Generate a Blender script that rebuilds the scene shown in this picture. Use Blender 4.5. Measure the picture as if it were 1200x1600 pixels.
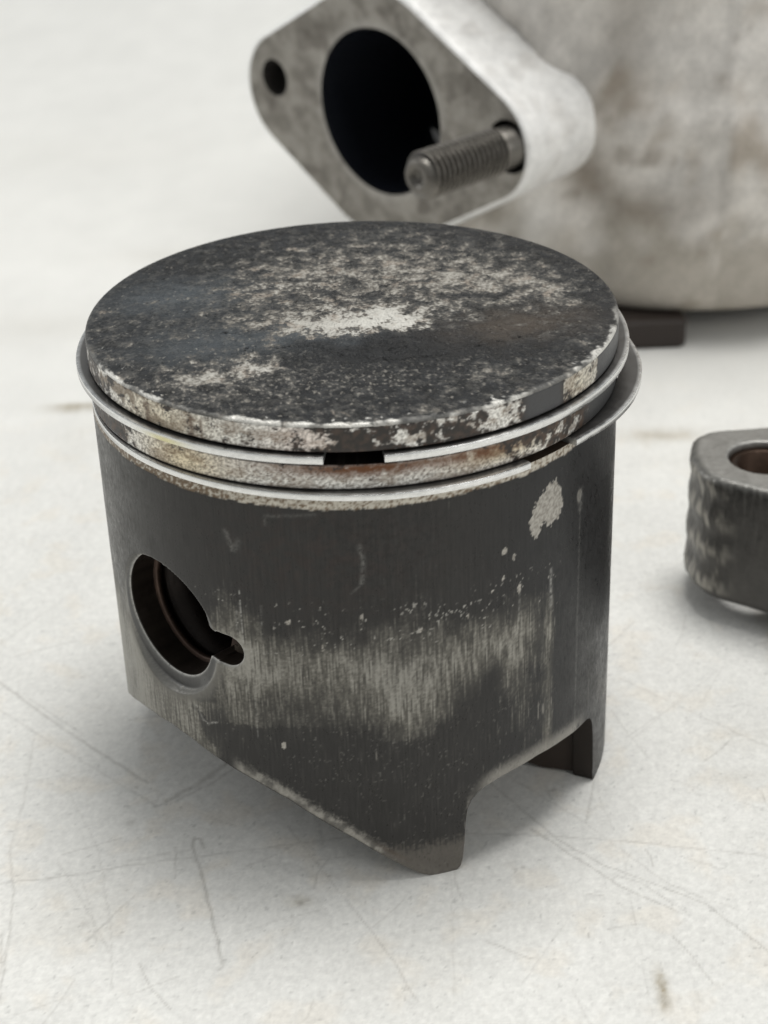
import bpy, math
import numpy as np
from mathutils import Matrix, Vector

S = 0.001                                   # everything below is written in millimetres
scene = bpy.context.scene
for o in list(bpy.data.objects):
    bpy.data.objects.remove(o)

# ------------------------------------------------------------------ camera
CAM = np.array([2.514, -164.352, 118.358])
cr = Vector((0.99933748, -0.01749551, -0.03191396))
cu = Vector((0.03639497, 0.48039388, 0.8762974))
cf = Vector((0.0, 0.87687834, -0.48071236))
cam_data = bpy.data.cameras.new('camera')
cam = bpy.data.objects.new('camera', cam_data)
scene.collection.objects.link(cam)
m = Matrix((cr, cu, -cf)).transposed().to_4x4()
m.translation = Vector(CAM * S)
cam.matrix_world = m
cam_data.sensor_fit = 'VERTICAL'
cam_data.sensor_height = 36.0
cam_data.lens = 2709.47 / 1600.0 * 36.0
cam_data.clip_start = 0.01
cam_data.clip_end = 50.0
cam_data.dof.use_dof = True
cam_data.dof.focus_distance = 0.170
cam_data.dof.aperture_fstop = 40.0
scene.camera = cam

# ------------------------------------------------------------------ world and lamps
world = bpy.data.worlds.new('World')
scene.world = world
world.use_nodes = True
bg = world.node_tree.nodes['Background']
bg.inputs['Color'].default_value = (0.97, 1.0, 1.0, 1)
bg.inputs['Strength'].default_value = 0.37


def area_lamp(name, loc, target, sx, sy, energy, col):
    d = bpy.data.lights.new(name, 'AREA')
    d.shape = 'RECTANGLE'
    d.size = sx
    d.size_y = sy
    d.energy = energy
    d.color = col
    o = bpy.data.objects.new(name, d)
    o.location = loc
    o.rotation_euler = (Vector(target) - Vector(loc)).to_track_quat('-Z', 'Y').to_euler()
    scene.collection.objects.link(o)
    return o


area_lamp('overhead_softbox', (0.16, 0.14, 1.10), (0, 0.03, 0), 0.50, 0.42, 10.0, (1.0, 0.995, 0.975))
area_lamp('rear_softbox', (0.1, 1.5, 1.2), (0, 0.1, 0), 1.2, 0.7, 1.0, (0.97, 0.99, 1.0))
area_lamp('front_softbox', (0.85, -0.75, 0.55), (0, 0, 0.0), 0.6, 0.5, 3.2, (1.0, 0.99, 0.97))
area_lamp('left_sheen_fill', (-0.9, 0.45, 0.45), (0, 0, 0.03), 0.4, 0.5, 2.2, (0.98, 0.99, 1.0))  # added lamp with no seen source, gives satin highlights at left

scene.view_settings.view_transform = 'Standard'
scene.view_settings.look = 'None'
scene.view_settings.exposure = 0.0
scene.view_settings.gamma = 1.0
scene.cycles.max_bounces = 8
scene.cycles.sample_clamp_indirect = 6.0


# ------------------------------------------------------------------ noise
def vn(x, y, seed=0):
    x = np.asarray(x, float) + 1000.37
    y = np.asarray(y, float) + 1000.91
    xi = np.floor(x).astype(np.int64)
    yi = np.floor(y).astype(np.int64)
    fx = x - xi
    fy = y - yi
    fx = fx * fx * fx * (fx * (fx * 6 - 15) + 10)
    fy = fy * fy * fy * (fy * (fy * 6 - 15) + 10)

    def h(a, b):
        n = (a * 374761393 + b * 668265263 + seed * 1442695041) & 0xFFFFFFFF
        n = ((n ^ (n >> 13)) * 1274126177) & 0xFFFFFFFF
        n = (n ^ (n >> 16)) & 0xFFFFFFFF
        n = (n * 2246822519) & 0xFFFFFFFF
        n = n ^ (n >> 15)
        return (n & 0xFFFFFF) * (2 * np.pi / float(0x1000000))
    ux, uy = x - xi, y - yi

    def g(i, j):
        t = h(xi + i, yi + j)
        return np.cos(t) * (ux - i) + np.sin(t) * (uy - j)
    a, b, c, d = g(0, 0), g(1, 0), g(0, 1), g(1, 1)
    v = (a * (1 - fx) + b * fx) * (1 - fy) + (c * (1 - fx) + d * fx) * fy
    return np.clip(.5 + .80 * v, 0, 1)


def fbm(x, y, octs=4, seed=0, gain=0.5):
    r = 0
    amp = 1.0
    tot = 0.0
    ca, sa = math.cos(0.6), math.sin(0.6)
    for k in range(octs):
        r = r + amp * vn(x, y, seed + 17 * k)
        tot += amp
        amp *= gain
        x, y = (x * ca - y * sa) * 2.03, (x * sa + y * ca) * 2.03
    return r / tot


def streak(x, y, seed=0, octs=3):
    """noise whose features stay stretched along y (no rotation between octaves)"""
    r = 0
    amp = 1.0
    tot = 0
    for k in range(octs):
        r = r + amp * vn(x, y, seed + 31 * k)
        tot += amp
        amp *= 0.6
        x, y = x * 2.1, y * 1.6
    return r / tot


def ss(e0, e1, x):
    t = np.clip((x - e0) / (e1 - e0), 0, 1)
    return t * t * (3 - 2 * t)


def gs(x, y, cx, cy, sx, sy, rot=0.0):
    c, s = math.cos(math.radians(rot)), math.sin(math.radians(rot))
    dx, dy = x - cx, y - cy
    u = (dx * c + dy * s) / sx
    v = (-dx * s + dy * c) / sy
    return np.exp(-0.5 * (u * u + v * v))


def mix(a, b, t):
    t = np.asarray(t)[..., None]
    return np.asarray(a, float) * (1 - t) + np.asarray(b, float) * t


def segd(x, y, pts):
    """distance to a polyline"""
    d = np.full(np.shape(x), 1e9)
    for (x0, y0), (x1, y1) in zip(pts[:-1], pts[1:]):
        dx, dy = x1 - x0, y1 - y0
        t = np.clip(((x - x0) * dx + (y - y0) * dy) / (dx * dx + dy * dy), 0, 1)
        d = np.minimum(d, np.hypot(x - x0 - t * dx, y - y0 - t * dy))
    return d


def inpoly(x, y, pts):
    r = np.zeros(np.shape(x), bool)
    n = len(pts)
    for i in range(n):
        x0, y0 = pts[i]
        x1, y1 = pts[(i + 1) % n]
        if y0 == y1:
            continue
        c = ((y0 > y) != (y1 > y)) & (x < (x1 - x0) * (y - y0) / (y1 - y0) + x0)
        r ^= c
    return r


# ------------------------------------------------------------------ mesh helpers
def mesh_obj(name, V, F, mat, parent=None, col=None, surf=None, smooth=True):
    """V (n,3) in mm, F (k,4) or (k,3) indices (a triangle inside F repeats its last index)"""
    V = np.ascontiguousarray(V, dtype=np.float32) * S
    F = np.asarray(F, dtype=np.int32)
    me = bpy.data.meshes.new(name)
    me.vertices.add(len(V))
    me.vertices.foreach_set('co', V.ravel())
    k, w = F.shape
    me.loops.add(k * w)
    me.loops.foreach_set('vertex_index', F.ravel())
    me.polygons.add(k)
    me.polygons.foreach_set('loop_start', np.arange(k, dtype=np.int32) * w)
    me.polygons.foreach_set('loop_total', np.full(k, w, dtype=np.int32))
    me.update(calc_edges=True)
    me.polygons.foreach_set('use_smooth', np.full(k, bool(smooth)))
    if col is not None:
        a = me.attributes.new('col', 'FLOAT_COLOR', 'POINT')
        c = np.ones((len(V), 4), np.float32)
        c[:, :3] = np.clip(np.asarray(col).reshape(-1, 3), 0.003, 0.95)
        a.data.foreach_set('color', c.ravel())
    if surf is not None:                     # (roughness, metallic)
        a = me.attributes.new('surf', 'FLOAT_COLOR', 'POINT')
        c = np.ones((len(V), 4), np.float32)
        c[:, :2] = np.asarray(surf).reshape(-1, 2)
        a.data.foreach_set('color', c.ravel())
    me.materials.append(mat)
    o = bpy.data.objects.new(name, me)
    scene.collection.objects.link(o)
    if parent is not None:
        o.parent = parent
    return o


def grid_faces(nu, nv, wrap=False, flip=False):
    i = np.arange(nu if wrap else nu - 1)
    j = np.arange(nv - 1)
    I, J = np.meshgrid(i, j, indexing='ij')
    I2 = (I + 1) % nu
    F = np.stack([I * nv + J, I2 * nv + J, I2 * nv + J + 1, I * nv + J + 1], -1).reshape(-1, 4)
    return F[:, ::-1] if flip else F


def merge(parts):
    Vs, Fs, Cs, Ss = [], [], [], []
    n = 0
    for V, F, C, U in parts:
        V = np.asarray(V).reshape(-1, 3)
        k = len(V)
        Vs.append(V)
        Fs.append(np.asarray(F) + n)
        Cs.append(np.broadcast_to(np.asarray(C, float), (k, 3)) if np.ndim(C) < 2 else np.asarray(C).reshape(-1, 3))
        Ss.append(np.broadcast_to(np.asarray(U, float), (k, 2)) if np.ndim(U) < 2 else np.asarray(U).reshape(-1, 2))
        n += k
    return np.concatenate(Vs), np.concatenate(Fs), np.concatenate(Cs), np.concatenate(Ss)


def lathe(prof, n=96, wrap=True):
    """profile rows (r, z) -> grid points (n, k, 3)"""
    prof = np.asarray(prof, float)
    a = np.linspace(0, 2 * np.pi, n, endpoint=False) if wrap else np.linspace(0, 2 * np.pi, n)
    r = prof[None, :, 0]
    return np.stack([r * np.sin(a)[:, None], -r * np.cos(a)[:, None], np.broadcast_to(prof[None, :, 1], (n, len(prof)))], -1)


def thing(name, label, cat, loc=(0, 0, 0)):
    o = bpy.data.objects.new(name, None)
    o.empty_display_size = 0.01
    scene.collection.objects.link(o)
    o.location = Vector(loc) * S
    o['label'] = label
    o['category'] = cat
    return o


def sdf_cut(F, P2, sdf, grad_eps=1e-3):
    """drop faces lying wholly where sdf<0; pull the straddling vertices onto sdf=0. returns faces, moved P2, edge list"""
    d = sdf(P2[:, 0], P2[:, 1])
    keep = (d[F] > 0).any(1)
    F = F[keep]
    used = np.zeros(len(P2), bool)
    used[F.ravel()] = True
    mv = np.where(used & (d < 0))[0]
    P2 = P2.copy()
    for it in range(4):
        x, y = P2[mv, 0], P2[mv, 1]
        v = sdf(x, y)
        gx = (sdf(x + grad_eps, y) - sdf(x - grad_eps, y)) / (2 * grad_eps)
        gy = (sdf(x, y + grad_eps) - sdf(x, y - grad_eps)) / (2 * grad_eps)
        n2 = np.maximum(gx * gx + gy * gy, 0.2)
        P2[mv, 0] -= np.clip(v * gx / n2, -.2, .2)
        P2[mv, 1] -= np.clip(v * gy / n2, -.2, .2)
    on = np.zeros(len(P2), bool)
    on[mv] = True
    E = np.concatenate([F[:, [0, 1]], F[:, [1, 2]], F[:, [2, 3]], F[:, [3, 0]]])
    E = E[E[:, 0] != E[:, 1]]
    key = np.sort(E, 1)
    uk, inv, cnt = np.unique(key[:, 0] * 10000000 + key[:, 1], return_inverse=True, return_counts=True)
    E = E[(cnt[inv] == 1) & on[E[:, 0]] & on[E[:, 1]]]
    return F, P2, E, mv


# ------------------------------------------------------------------ materials
def new_mat(name):
    mt = bpy.data.materials.new(name)
    mt.use_nodes = True
    nt = mt.node_tree
    return mt, nt, nt.nodes['Principled BSDF']


def detail_mat(name, grain=3.0, grain_amt=0.15, bump=0.3, bump_dist=0.03, stretch=(1, 1, 1), spec=0.5, rvar=0.1, coarse=None):
    """colour and finish stored on the mesh, broken up by fine procedural grain (scale in 1/mm)"""
    mt, nt, b = new_mat(name)
    N, L = nt.nodes, nt.links
    at = N.new('ShaderNodeAttribute'); at.attribute_name = 'col'
    sf = N.new('ShaderNodeAttribute'); sf.attribute_name = 'surf'
    tc = N.new('ShaderNodeTexCoord')
    mp = N.new('ShaderNodeMapping'); mp.inputs['Scale'].default_value = [1000 * k for k in stretch]
    L.new(tc.outputs['Object'], mp.inputs['Vector'])
    n1 = N.new('ShaderNodeTexNoise'); n1.inputs['Scale'].default_value = grain
    n1.inputs['Detail'].default_value = 5; n1.inputs['Roughness'].default_value = 0.65
    L.new(mp.outputs['Vector'], n1.inputs['Vector'])
    mr = N.new('ShaderNodeMapRange')
    mr.inputs['From Min'].default_value = 0.3; mr.inputs['From Max'].default_value = 0.7
    mr.inputs['To Min'].default_value = 1 - grain_amt; mr.inputs['To Max'].default_value = 1 + grain_amt
    L.new(n1.outputs['Fac'], mr.inputs['Value'])
    vm = N.new('ShaderNodeVectorMath'); vm.operation = 'SCALE'
    L.new(at.outputs['Color'], vm.inputs[0]); L.new(mr.outputs['Result'], vm.inputs['Scale'])
    L.new(vm.outputs['Vector'], b.inputs['Base Color'])
    sp = N.new('ShaderNodeSeparateColor')
    L.new(sf.outputs['Color'], sp.inputs['Color'])
    ad = N.new('ShaderNodeMath'); ad.operation = 'MULTIPLY_ADD'
    mr2 = N.new('ShaderNodeMapRange')
    mr2.inputs['From Min'].default_value = 0.3; mr2.inputs['From Max'].default_value = 0.7
    mr2.inputs['To Min'].default_value = -rvar; mr2.inputs['To Max'].default_value = rvar
    L.new(n1.outputs['Fac'], mr2.inputs['Value'])
    ad.operation = 'ADD'; ad.use_clamp = True
    L.new(sp.outputs['Red'], ad.inputs[0]); L.new(mr2.outputs['Result'], ad.inputs[1])
    L.new(ad.outputs['Value'], b.inputs['Roughness'])
    L.new(sp.outputs['Green'], b.inputs['Metallic'])
    b.inputs['Specular IOR Level'].default_value = spec
    n2 = N.new('ShaderNodeTexNoise'); n2.inputs['Scale'].default_value = grain * 1.7
    n2.inputs['Detail'].default_value = 4; n2.inputs['Roughness'].default_value = 0.6
    L.new(mp.outputs['Vector'], n2.inputs['Vector'])
    bp = N.new('ShaderNodeBump'); bp.inputs['Strength'].default_value = bump; bp.inputs['Distance'].default_value = bump_dist * S
    L.new(n2.outputs['Fac'], bp.inputs['Height'])
    L.new(bp.outputs['Normal'], b.inputs['Normal'])
    return mt


M_crown = detail_mat('carbon_crusted_aluminium', 4.0, 0.22, 0.8, 0.07, spec=0.12, rvar=.16)
M_land = detail_mat('stained_aluminium', 5.0, 0.18, 0.35, 0.02)
M_skirt = detail_mat('graphite_coated_skirt', 3.0, 0.12, 0.25, 0.015, stretch=(1, 1, 0.5), spec=0.30, rvar=.14)
M_ring = detail_mat('polished_ring_steel', 1.6, 0.14, 0.10, 0.006, stretch=(.6, .6, 3), rvar=.08)
M_table = detail_mat('scuffed_off_white_table', 1.5, 0.045, 0.45, 0.06, spec=0.3)
M_cast = detail_mat('sand_cast_aluminium', 1.2, 0.10, 0.6, 0.15)
M_steel = detail_mat('dark_forged_steel', 1.5, 0.15, 0.5, 0.08)

# ------------------------------------------------------------------ table
SCR = [  # polyline, half width, darkness
    ([(-60, -28.5), (-38.5, -25.1), (-30.7, -24.2), (-25.5, -23.0), (-16.9, -21.8), (-2.8, -19.7), (9.9, -19.8), (18.8, -20.7), (28.0, -22.3), (40.8, -25.2), (60, -30)], .13, .30),
    ([(-25.5, -22.3), (-20.5, -21.0), (-18.5, -20.6)], .18, .22),
    ([(-17.6, -20.7), (-18.3, -19.2), (-19.0, -19.0), (-18.9, -20.5), (-17.3, -26.3), (-14.9, -37.0), (-14.6, -38.4), (-14.9, -38.7)], .15, .50),
    ([(-50, 17), (-45.0, 11.8), (-35.7, 1.6), (-26.1, -7.9), (-24.9, -9.2)], .17, .42),
    ([(-50, 11.7), (-44.0, 6.0), (-32.6, -4.8), (-23.5, -13.2)], .13, .25),
    ([(-22.5, -12.5), (-19.2, -9.7), (-16.2, -6.1), (-14, -3)], .30, .40),
    ([(-22.0, -12.9), (-18.0, -9.9), (-15.0, -6.6)], .13, .30),
    ([(-38.4, -20.0), (-36.9, -26), (-36.3, -31.9), (-35.7, -40.8), (-36, -50)], .12, .30),
    ([(-39, 0), (-38.2, -12), (-38.4, -20.0)], .12, .22),
    ([(16.9, -19.5), (21.1, -24.4), (25.1, -29.1), (30.5, -33.3)], .13, .38),
    ([(11, -8), (19.4, -21.2), (23.6, -25.5), (33.0, -31.9), (37.9, -38.9), (44, -47)], .12, .36),
    ([(15, -10), (22, -18), (30, -29), (36, -33)], .11, .22),
    ([(23.8, -28.0), (25.0, -27.4), (27, -28.5), (31, -33)], .11, .30),
    ([(11.0, -36.2), (15.0, -38.9)], .14, .38),
    ([(23.0, -35.2), (26.2, -34.6)], .12, .30),
    ([(-9.0, -17.5), (-4.1, -27.0), (1.0, -36.6), (4, -44)], .10, .26),
    ([(-28.4, -34.2), (-24.3, -27.8)], .12, .30),
    ([(-33.0, -22), (-29, -29.5), (-25.8, -36)], .10, .22),
    ([(-35, -7), (-29, -20), (-26, -33), (-25, -41)], .08, .20),
    ([(-23.4, -41.8), (-18.7, -39.5)], .11, .26),
    ([(8, -27), (7.5, -44)], .10, .14),
    ([(26, -22), (25.5, -47)], .09, .14),
    ([(33, -12), (44, -19), (56, -33)], .10, .20),
    ([(30, 8), (44, -6), (58, -12)], .12, .20),
    ([(-40, 31), (-52, 12)], .12, .22),
    ([(-2, -36), (3, -30)], .09, .20), ([(14, -42), (19, -34)], .10, .20),
    ([(-5.5, -17.5), (-5.2, -21.5)], .12, .18),
    ([(42, 9), (30, -4)], .12, .18),
]
DENTS = [(-25.9, -16.0, .8, .5), (-24.9, -16.2, .7, -.2), (-29.0, -31.8, .6, .4), (-7.3, -29.7, .45, .7), (-6.6, -29.4, .3, .6), (-23.5, -13.3, .4, .5),
         (-26.0, -9.8, .35, .6), (15.5, -25.6, .35, .7), (19.9, -13.0, .45, .6), (21, -12.5, .25, .5), (33.5, -36.8, .3, .4), (4, -34.5, .3, .5), (-33.5, -24.6, .4, .35), (12.5, -19.0, .4, .3)]
STAINS = [(-7.4, -29.5, .9, .6, .35), (27.0, -43.0, .45, 1.4, .75), (26.9, -45.5, .4, .7, .5), (-46.5, 90.5, 3.4, .9, .9), (45.4, 72.7, 4.5, 1.6, .45),
          (-29, -29, 5, 3, .10), (-31, -33, 4, 2, .10), (20, -33, 4, 2, .05), (1, -40, 3, 4, .05), (-33, 160, 12, 3, .14), (-58, 125, 12, 5, .12), (42, -5, 4, 2, .10),
          (-70, 230, 20, 12, .06), (-45, 78, 3, 5, .10), (55, 64, 9, 2, .12), (6, -40, 2, 4, .06), (40, -12, 3, 1.0, .15)]


def axis_pts(lo, hi, step, far_lo, far_hi):
    a = np.arange(lo, hi + 1e-6, step)
    up = [a[-1]]
    s = step
    while up[-1] < far_hi:
        s *= 1.035
        up.append(up[-1] + s)
    dn = [a[0]]
    s = step
    while dn[-1] > far_lo:
        s *= 1.035
        dn.append(dn[-1] - s)
    return np.array(dn[:0:-1] + list(a) + up[1:])


xs = axis_pts(-62, 66, 0.20, -2500, 2500)
ys = axis_pts(-50, 48, 0.26, -1200, 5000)
X, Y = np.meshgrid(xs, ys, indexing='ij')
box = np.maximum(np.maximum(np.abs(X) - 64, 0), np.maximum(Y - 48, 0))
near = ss(60, 0, box)
near3 = ss(16, 0, box)
g1 = fbm(X * .9, Y * .9, 4, 3, .6)
g2 = fbm(X * .12, Y * .12, 3, 9)
g3 = fbm(X * 2.3, Y * 2.0, 2, 12)
g4 = fbm(X * .03, Y * .03, 2, 19)
base = np.array([.700, .692, .660])
col = base * (1 + near[..., None] * (((g1 - .5) * .26)[..., None]) + ((g3 - .5) * .22 * near3)[..., None] + ((g2 - .5) * .10 + (g4 - .5) * .06)[..., None])
tan = ss(.52, .72, fbm(X * .16 + 5, Y * .16, 4, 21)) * .55
col = col * mix([1, 1, 1], [1.0, .955, .90], tan * near)
dirt = ss(.70, .80, fbm(X * 1.1, Y * 1.1, 3, 33)) * near
col = col * (1 - .20 * dirt[..., None])
Z = (g1 - .5) * .05 * near
wob = (fbm(X * .5, Y * .5, 2, 41) - .5) * .35
wob2 = (fbm(X * .5, Y * .5, 2, 43) - .5) * .35
inner = (np.abs(X) < 70) & (Y > -60) & (Y < 35)
Xi, Yi, Wi, W2 = X[inner], Y[inner], wob[inner], wob2[inner]
dk = np.zeros(Xi.shape)
brk = .45 + .9 * fbm(Xi * .35, Yi * .35, 2, 47)
for pts, w, d in SCR:
    sd = segd(Xi + Wi, Yi + W2, pts)
    dk = np.maximum(dk, d * .62 * np.exp(-(sd / (w * 1.15)) ** 2) * brk)
# many faint hairlines
rng = np.random.RandomState(5)
for k in range(70):
    x0, y0 = rng.uniform(-50, 48), rng.uniform(-48, 20)
    a = rng.choice([-0.75, -1.3, .2, 1.0, 1.55]) + rng.normal(0, .22)
    ln = rng.uniform(1.5, 11)
    x1, y1 = x0 + ln * math.cos(a), y0 + ln * math.sin(a)
    sd = segd(Xi + Wi * .4, Yi + W2 * .4, [(x0, y0), ((x0 + x1) / 2 + rng.normal(0, .4), (y0 + y1) / 2), (x1, y1)])
    dk = np.maximum(dk, rng.uniform(.06, .2) * np.exp(-(sd / .12) ** 2))
for x0, y0, r, d in DENTS:
    q = np.hypot(Xi - x0 + Wi * .5, (Yi - y0 + W2 * .5)) / r
    dk = np.where(q < 3, dk + d * .45 * np.exp(-q * q * 1.6), dk)
ci = col[inner] * (1 - np.clip(dk, -.2, .6))[:, None] * mix([1, 1, 1], [1.02, .98, .94], np.clip(dk, 0, 1))
col[inner] = ci
Zi = Z[inner] - dk * .10
Z[inner] = Zi
for x0, y0, sx, sy, a in STAINS:
    sel = (np.abs(X - x0) < 4 * sx) & (np.abs(Y - y0) < 4 * sy)
    q = gs(X[sel] + wob[sel] * sx * .7, Y[sel] + wob2[sel] * sy, x0, y0, sx, sy) * (.5 + fbm(X[sel] * 1.2 / max(sx, 1) * 2, Y[sel] * 2, 2, 51))
    col[sel] = col[sel] * mix([1, 1, 1], [.42, .36, .26], np.clip(a * q, 0, 1))
# keep the table flat where things touch it
V = np.stack([X, Y, Z - .02], -1)
surf = np.stack([.52 + (g1 - .5) * .2, np.zeros_like(X)], -1)
table = mesh_obj('table_top', V.reshape(-1, 3), grid_faces(len(xs), len(ys)), M_table, None, col.reshape(-1, 3), surf.reshape(-1, 2))
table['kind'] = 'structure'

# ------------------------------------------------------------------ piston
piston = thing('piston', 'worn dark grey piston with carbon-crusted crown and two sprung rings, standing on the table', 'piston')
RC, RS, HT = 26.9, 27.0, 51.9
ALU = np.array([.64, .61, .565])
ALU2 = np.array([.88, .865, .82])


def polar(n_a, n_r, R):
    a = np.linspace(-np.pi, np.pi, n_a, endpoint=False)
    r = np.concatenate([np.linspace(0.02, R - .35, n_r), R - .35 + .35 * np.sin(np.linspace(0, np.pi / 2, 6))[1:]])
    return np.meshgrid(a, r, indexing='ij')


A, Rr = polar(1300, 250, RC)
X, Y = Rr * np.sin(A), -Rr * np.cos(A)
az = np.degrees(A)
wx = (fbm(X * .35, Y * .35, 3, 60) - .5) * 5
wy = (fbm(X * .35, Y * .35, 3, 61) - .5) * 5
Xw, Yw = X + wx, Y + wy
# how much bare metal / pale ash shows through the carbon
den = (.70 * gs(Xw, Yw, 3.0, -5.0, 4.6, 2.2, 4) + .30 * gs(Xw, Yw, -4, -6.0, 3.5, 2.0) + .16 * gs(Xw, Yw, -3.5, -2.5, 5, 2.6) + .10 * gs(Xw, Yw, 9, -1, 3, 2)
       + .22 * gs(Xw, Yw, -7, 7.0, 9, 2.6, 12) + .19 * gs(Xw, Yw, 6, 7, 9, 4) + .24 * gs(Xw, Yw, 13.5, 5.0, 5, 3)
       + .14 * gs(Xw, Yw, 0, 14, 9, 3.2) + .17 * gs(Xw, Yw, -12, 0, 6, 4) + .46 * gs(Xw, Yw, -10.3, -14.6, 3.2, 1.6, 25) + .24 * gs(Xw, Yw, -6.5, -16, 4.5, 2.6) + .26 * gs(Xw, Yw, -14.5, -16.5, 2.5, 1.6, -35)
       + .20 * gs(Xw, Yw, 21, 2, 4, 3) + .30 * gs(Xw, Yw, 12.0, -17.6, 2.6, 1.0, 25) + .05 * gs(Xw, Yw, 1.0, -17, 6, 1.3) + .14 * gs(Xw, Yw, 20, -8, 3, 2)
       - .55 * gs(Xw, Yw, 5, -12.0, 10.5, 3.4, 8) - .20 * gs(Xw, Yw, 4, -20, 9, 3) - .18 * gs(Xw, Yw, 15, -7, 5, 3, 20) - .25 * gs(Xw, Yw, -18, 3, 5.5, 5) - .12 * gs(Xw, Yw, -17.5, -9, 4, 3))
den = den - .30 * ss(22.0, 25.3, Rr) * ss(-6, 6, Y + .25 * X) - .20 * ss(17, 21, Rr) * ss(3, -10, X) * ss(0, 10, Y)
n_big = fbm(X * .50, Y * .50, 5, 62, .64)
n_fin = fbm(X * 2.3, Y * 2.3, 3, 63, .6)
field = n_big * .72 + n_fin * .28 + den * .46
light = ss(.555, .655, field)
haze = ss(.44, .60, field) * .34
speck = ss(.70, .80, fbm(X * 2.0, Y * 2.0, 3, 66, .6) + .14 * gs(X, Y, -2, -17, 12, 4))
carb = mix([.010, .010, .010], [.036, .037, .039], fbm(X * .4, Y * .4, 4, 64))
mid = ss(.50, .60, fbm(X * .75 + 3, Y * .75, 5, 86, .66))
carb = mix(carb, [.080, .076, .069], .40 * mid * (1 - np.clip(1.2 * gs(Xw, Yw, 4, -12, 10, 3), 0, 1)))
carb = mix(carb, [.012, .012, .012], .5 * ss(.56, .66, fbm(X * .9 + 30, Y * .9, 4, 87, .6)))
carb = mix(carb, [.095, .108, .118], .55 * gs(Xw, Yw, -18, 4, 5, 3.5) + .50 * gs(Xw, Yw, -14, -9, 5, 3) + .55 * gs(Xw, Yw, -4, -7.5, 3.5, 1.8))
carb = mix(carb, [.080, .064, .050], .7 * gs(Xw, Yw, 16.5, -6.5, 5, 2.5, 20))
carb = mix(carb, [.018, .018, .018], .8 * gs(Xw, Yw, -12, 14, 5, 1.8) * .8 + .55 * gs(Xw, Yw, 3, -13, 10, 2.4))
carb = mix(carb, [.14, .135, .125], haze)
pale = mix([.155, .142, .124], [.40, .38, .34], ss(.60, .86, field + .30 * (n_fin - .5)))
pale = mix(pale, [.60, .585, .54], np.clip(.95 * gs(Xw, Yw, 2.8, -5.0, 4.8, 2.8) + .45 * gs(Xw, Yw, -10, -15, 4, 2) + .25 * gs(Xw, Yw, -5, 6, 6, 1.2), 0, 1) * ss(.62, .74, field + .25 * (n_fin - .5)))
pale = mix(pale, [.30, .24, .19], .35 * ss(.55, .75, fbm(X * .5 + 9, Y * .5, 3, 68)))
col = mix(carb, pale, light * .92)
col = mix(col, [.42, .39, .34], speck * .45 * (1 - np.clip(1.3 * gs(Xw, Yw, 5, -11.5, 10, 3.2, 8), 0, 1)))
# pits
pit = ss(.70, .77, fbm(X * 1.6 + 40, Y * 1.6, 3, 71, .6)) * (1 - light * .4)
col = col * (1 - .6 * pit[..., None])
# cracks in the smooth carbon
cr_lines = [[(-6.5, -10.0), (-3.5, -10.5), (-2.0, -12.0), (1.0, -13.6), (4.5, -14.2), (8, -13.4), (11.5, -11.7), (15, -10.3), (18.5, -8.3)],
            [(-10.0, -9.8), (-10.7, -11.2), (-9, -12.6), (-6.3, -12.8), (-4.8, -11.8)], [(3.3, -12.4), (4.2, -11.5), (5.4, -11.3), (5.1, -12.4), (4.0, -12.9)],
            [(.8, -9.1), (2.6, -9.6), (4.4, -9.2), (6.5, -9.0)], [(6.3, -13.9), (7.2, -14.8), (8.5, -15)], [(-9.5, -10.5), (-7.8, -10.3), (-6.5, -10.6)],
            [(-8, -6.2), (-10.5, -6.0), (-13, -6.5)], [(14, -4.6), (11.5, -4.9), (9.9, -5.5)], [(-4, 4.6), (0, 3.9), (4, 4.6)]]
cwx = (fbm(X * 1.1, Y * 1.1, 3, 75) - .5) * 1.3
cwy = (fbm(X * 1.1, Y * 1.1, 3, 76) - .5) * 1.3
ck = np.zeros(X.shape)
for pl_ in cr_lines:
    ck = np.maximum(ck, np.exp(-(segd(X + cwx, Y + cwy, pl_) / .085) ** 2))
ck *= ss(.30, .55, fbm(X * .8, Y * .8, 2, 77))
col = col * (1 - .85 * ck[..., None])
# chipped bright rim towards the front
rim = ss(RC - .50, RC - .12, Rr + (fbm(az * .30, Rr * 1.2, 4, 79, .6) - .5) * 1.3)
rw = np.clip(ss(-100, -55, az) * ss(95, 60, az), 0, 1)
rw = rw * (.18 + .95 * ss(.42, .58, fbm(az * .12, Rr * .4, 3, 81)))
rim = np.clip(rim * rw, 0, 1)
col = mix(col, [.72, .70, .65], rim * .85)
barbs = ss(.70, .76, fbm(az * .55, Rr * 1.1, 3, 83, .6)) * ss(RC - 2.2, RC - .6, Rr) * rw
col = mix(col, [.75, .73, .68], barbs * .8)
dome = .75 * (1 - (Rr / RC) ** 2)
edge = np.sqrt(np.clip(1 - ((Rr - (RC - .35)) / .35).clip(0, 1) ** 2, 0, 1)) * .30 - .30
Z = HT + dome + edge - .11 * light + .30 * (n_big - .5) * ss(RC, RC - 1.5, Rr) + .10 * (mid - .5) * ss(RC, RC - 1.5, Rr) + .03 * (n_fin - .5) - .10 * ck - .05 * pit
rough = .36 + .26 * light - .05 * gs(X, Y, 4, -12, 9, 4) + .1 * (n_big - .5)
metal = .25 * light + .3 * rim
V = np.stack([X, Y, Z], -1)
mesh_obj('crown', V.reshape(-1, 3), grid_faces(V.shape[0], V.shape[1], True), M_crown, piston, col.reshape(-1, 3), np.stack([rough, metal], -1).reshape(-1, 2))
crown_edge_z = None


def azgrid(step_f=.32, lim=96, step_c=2.0):
    f = np.arange(-lim, lim + 1e-6, step_f)
    c = np.arange(lim + step_c, 360 - lim - 1e-6, step_c)
    return np.concatenate([f, c])


def wrapaz(a):
    return (a + 180) % 360 - 180


AZ = azgrid()


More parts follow.
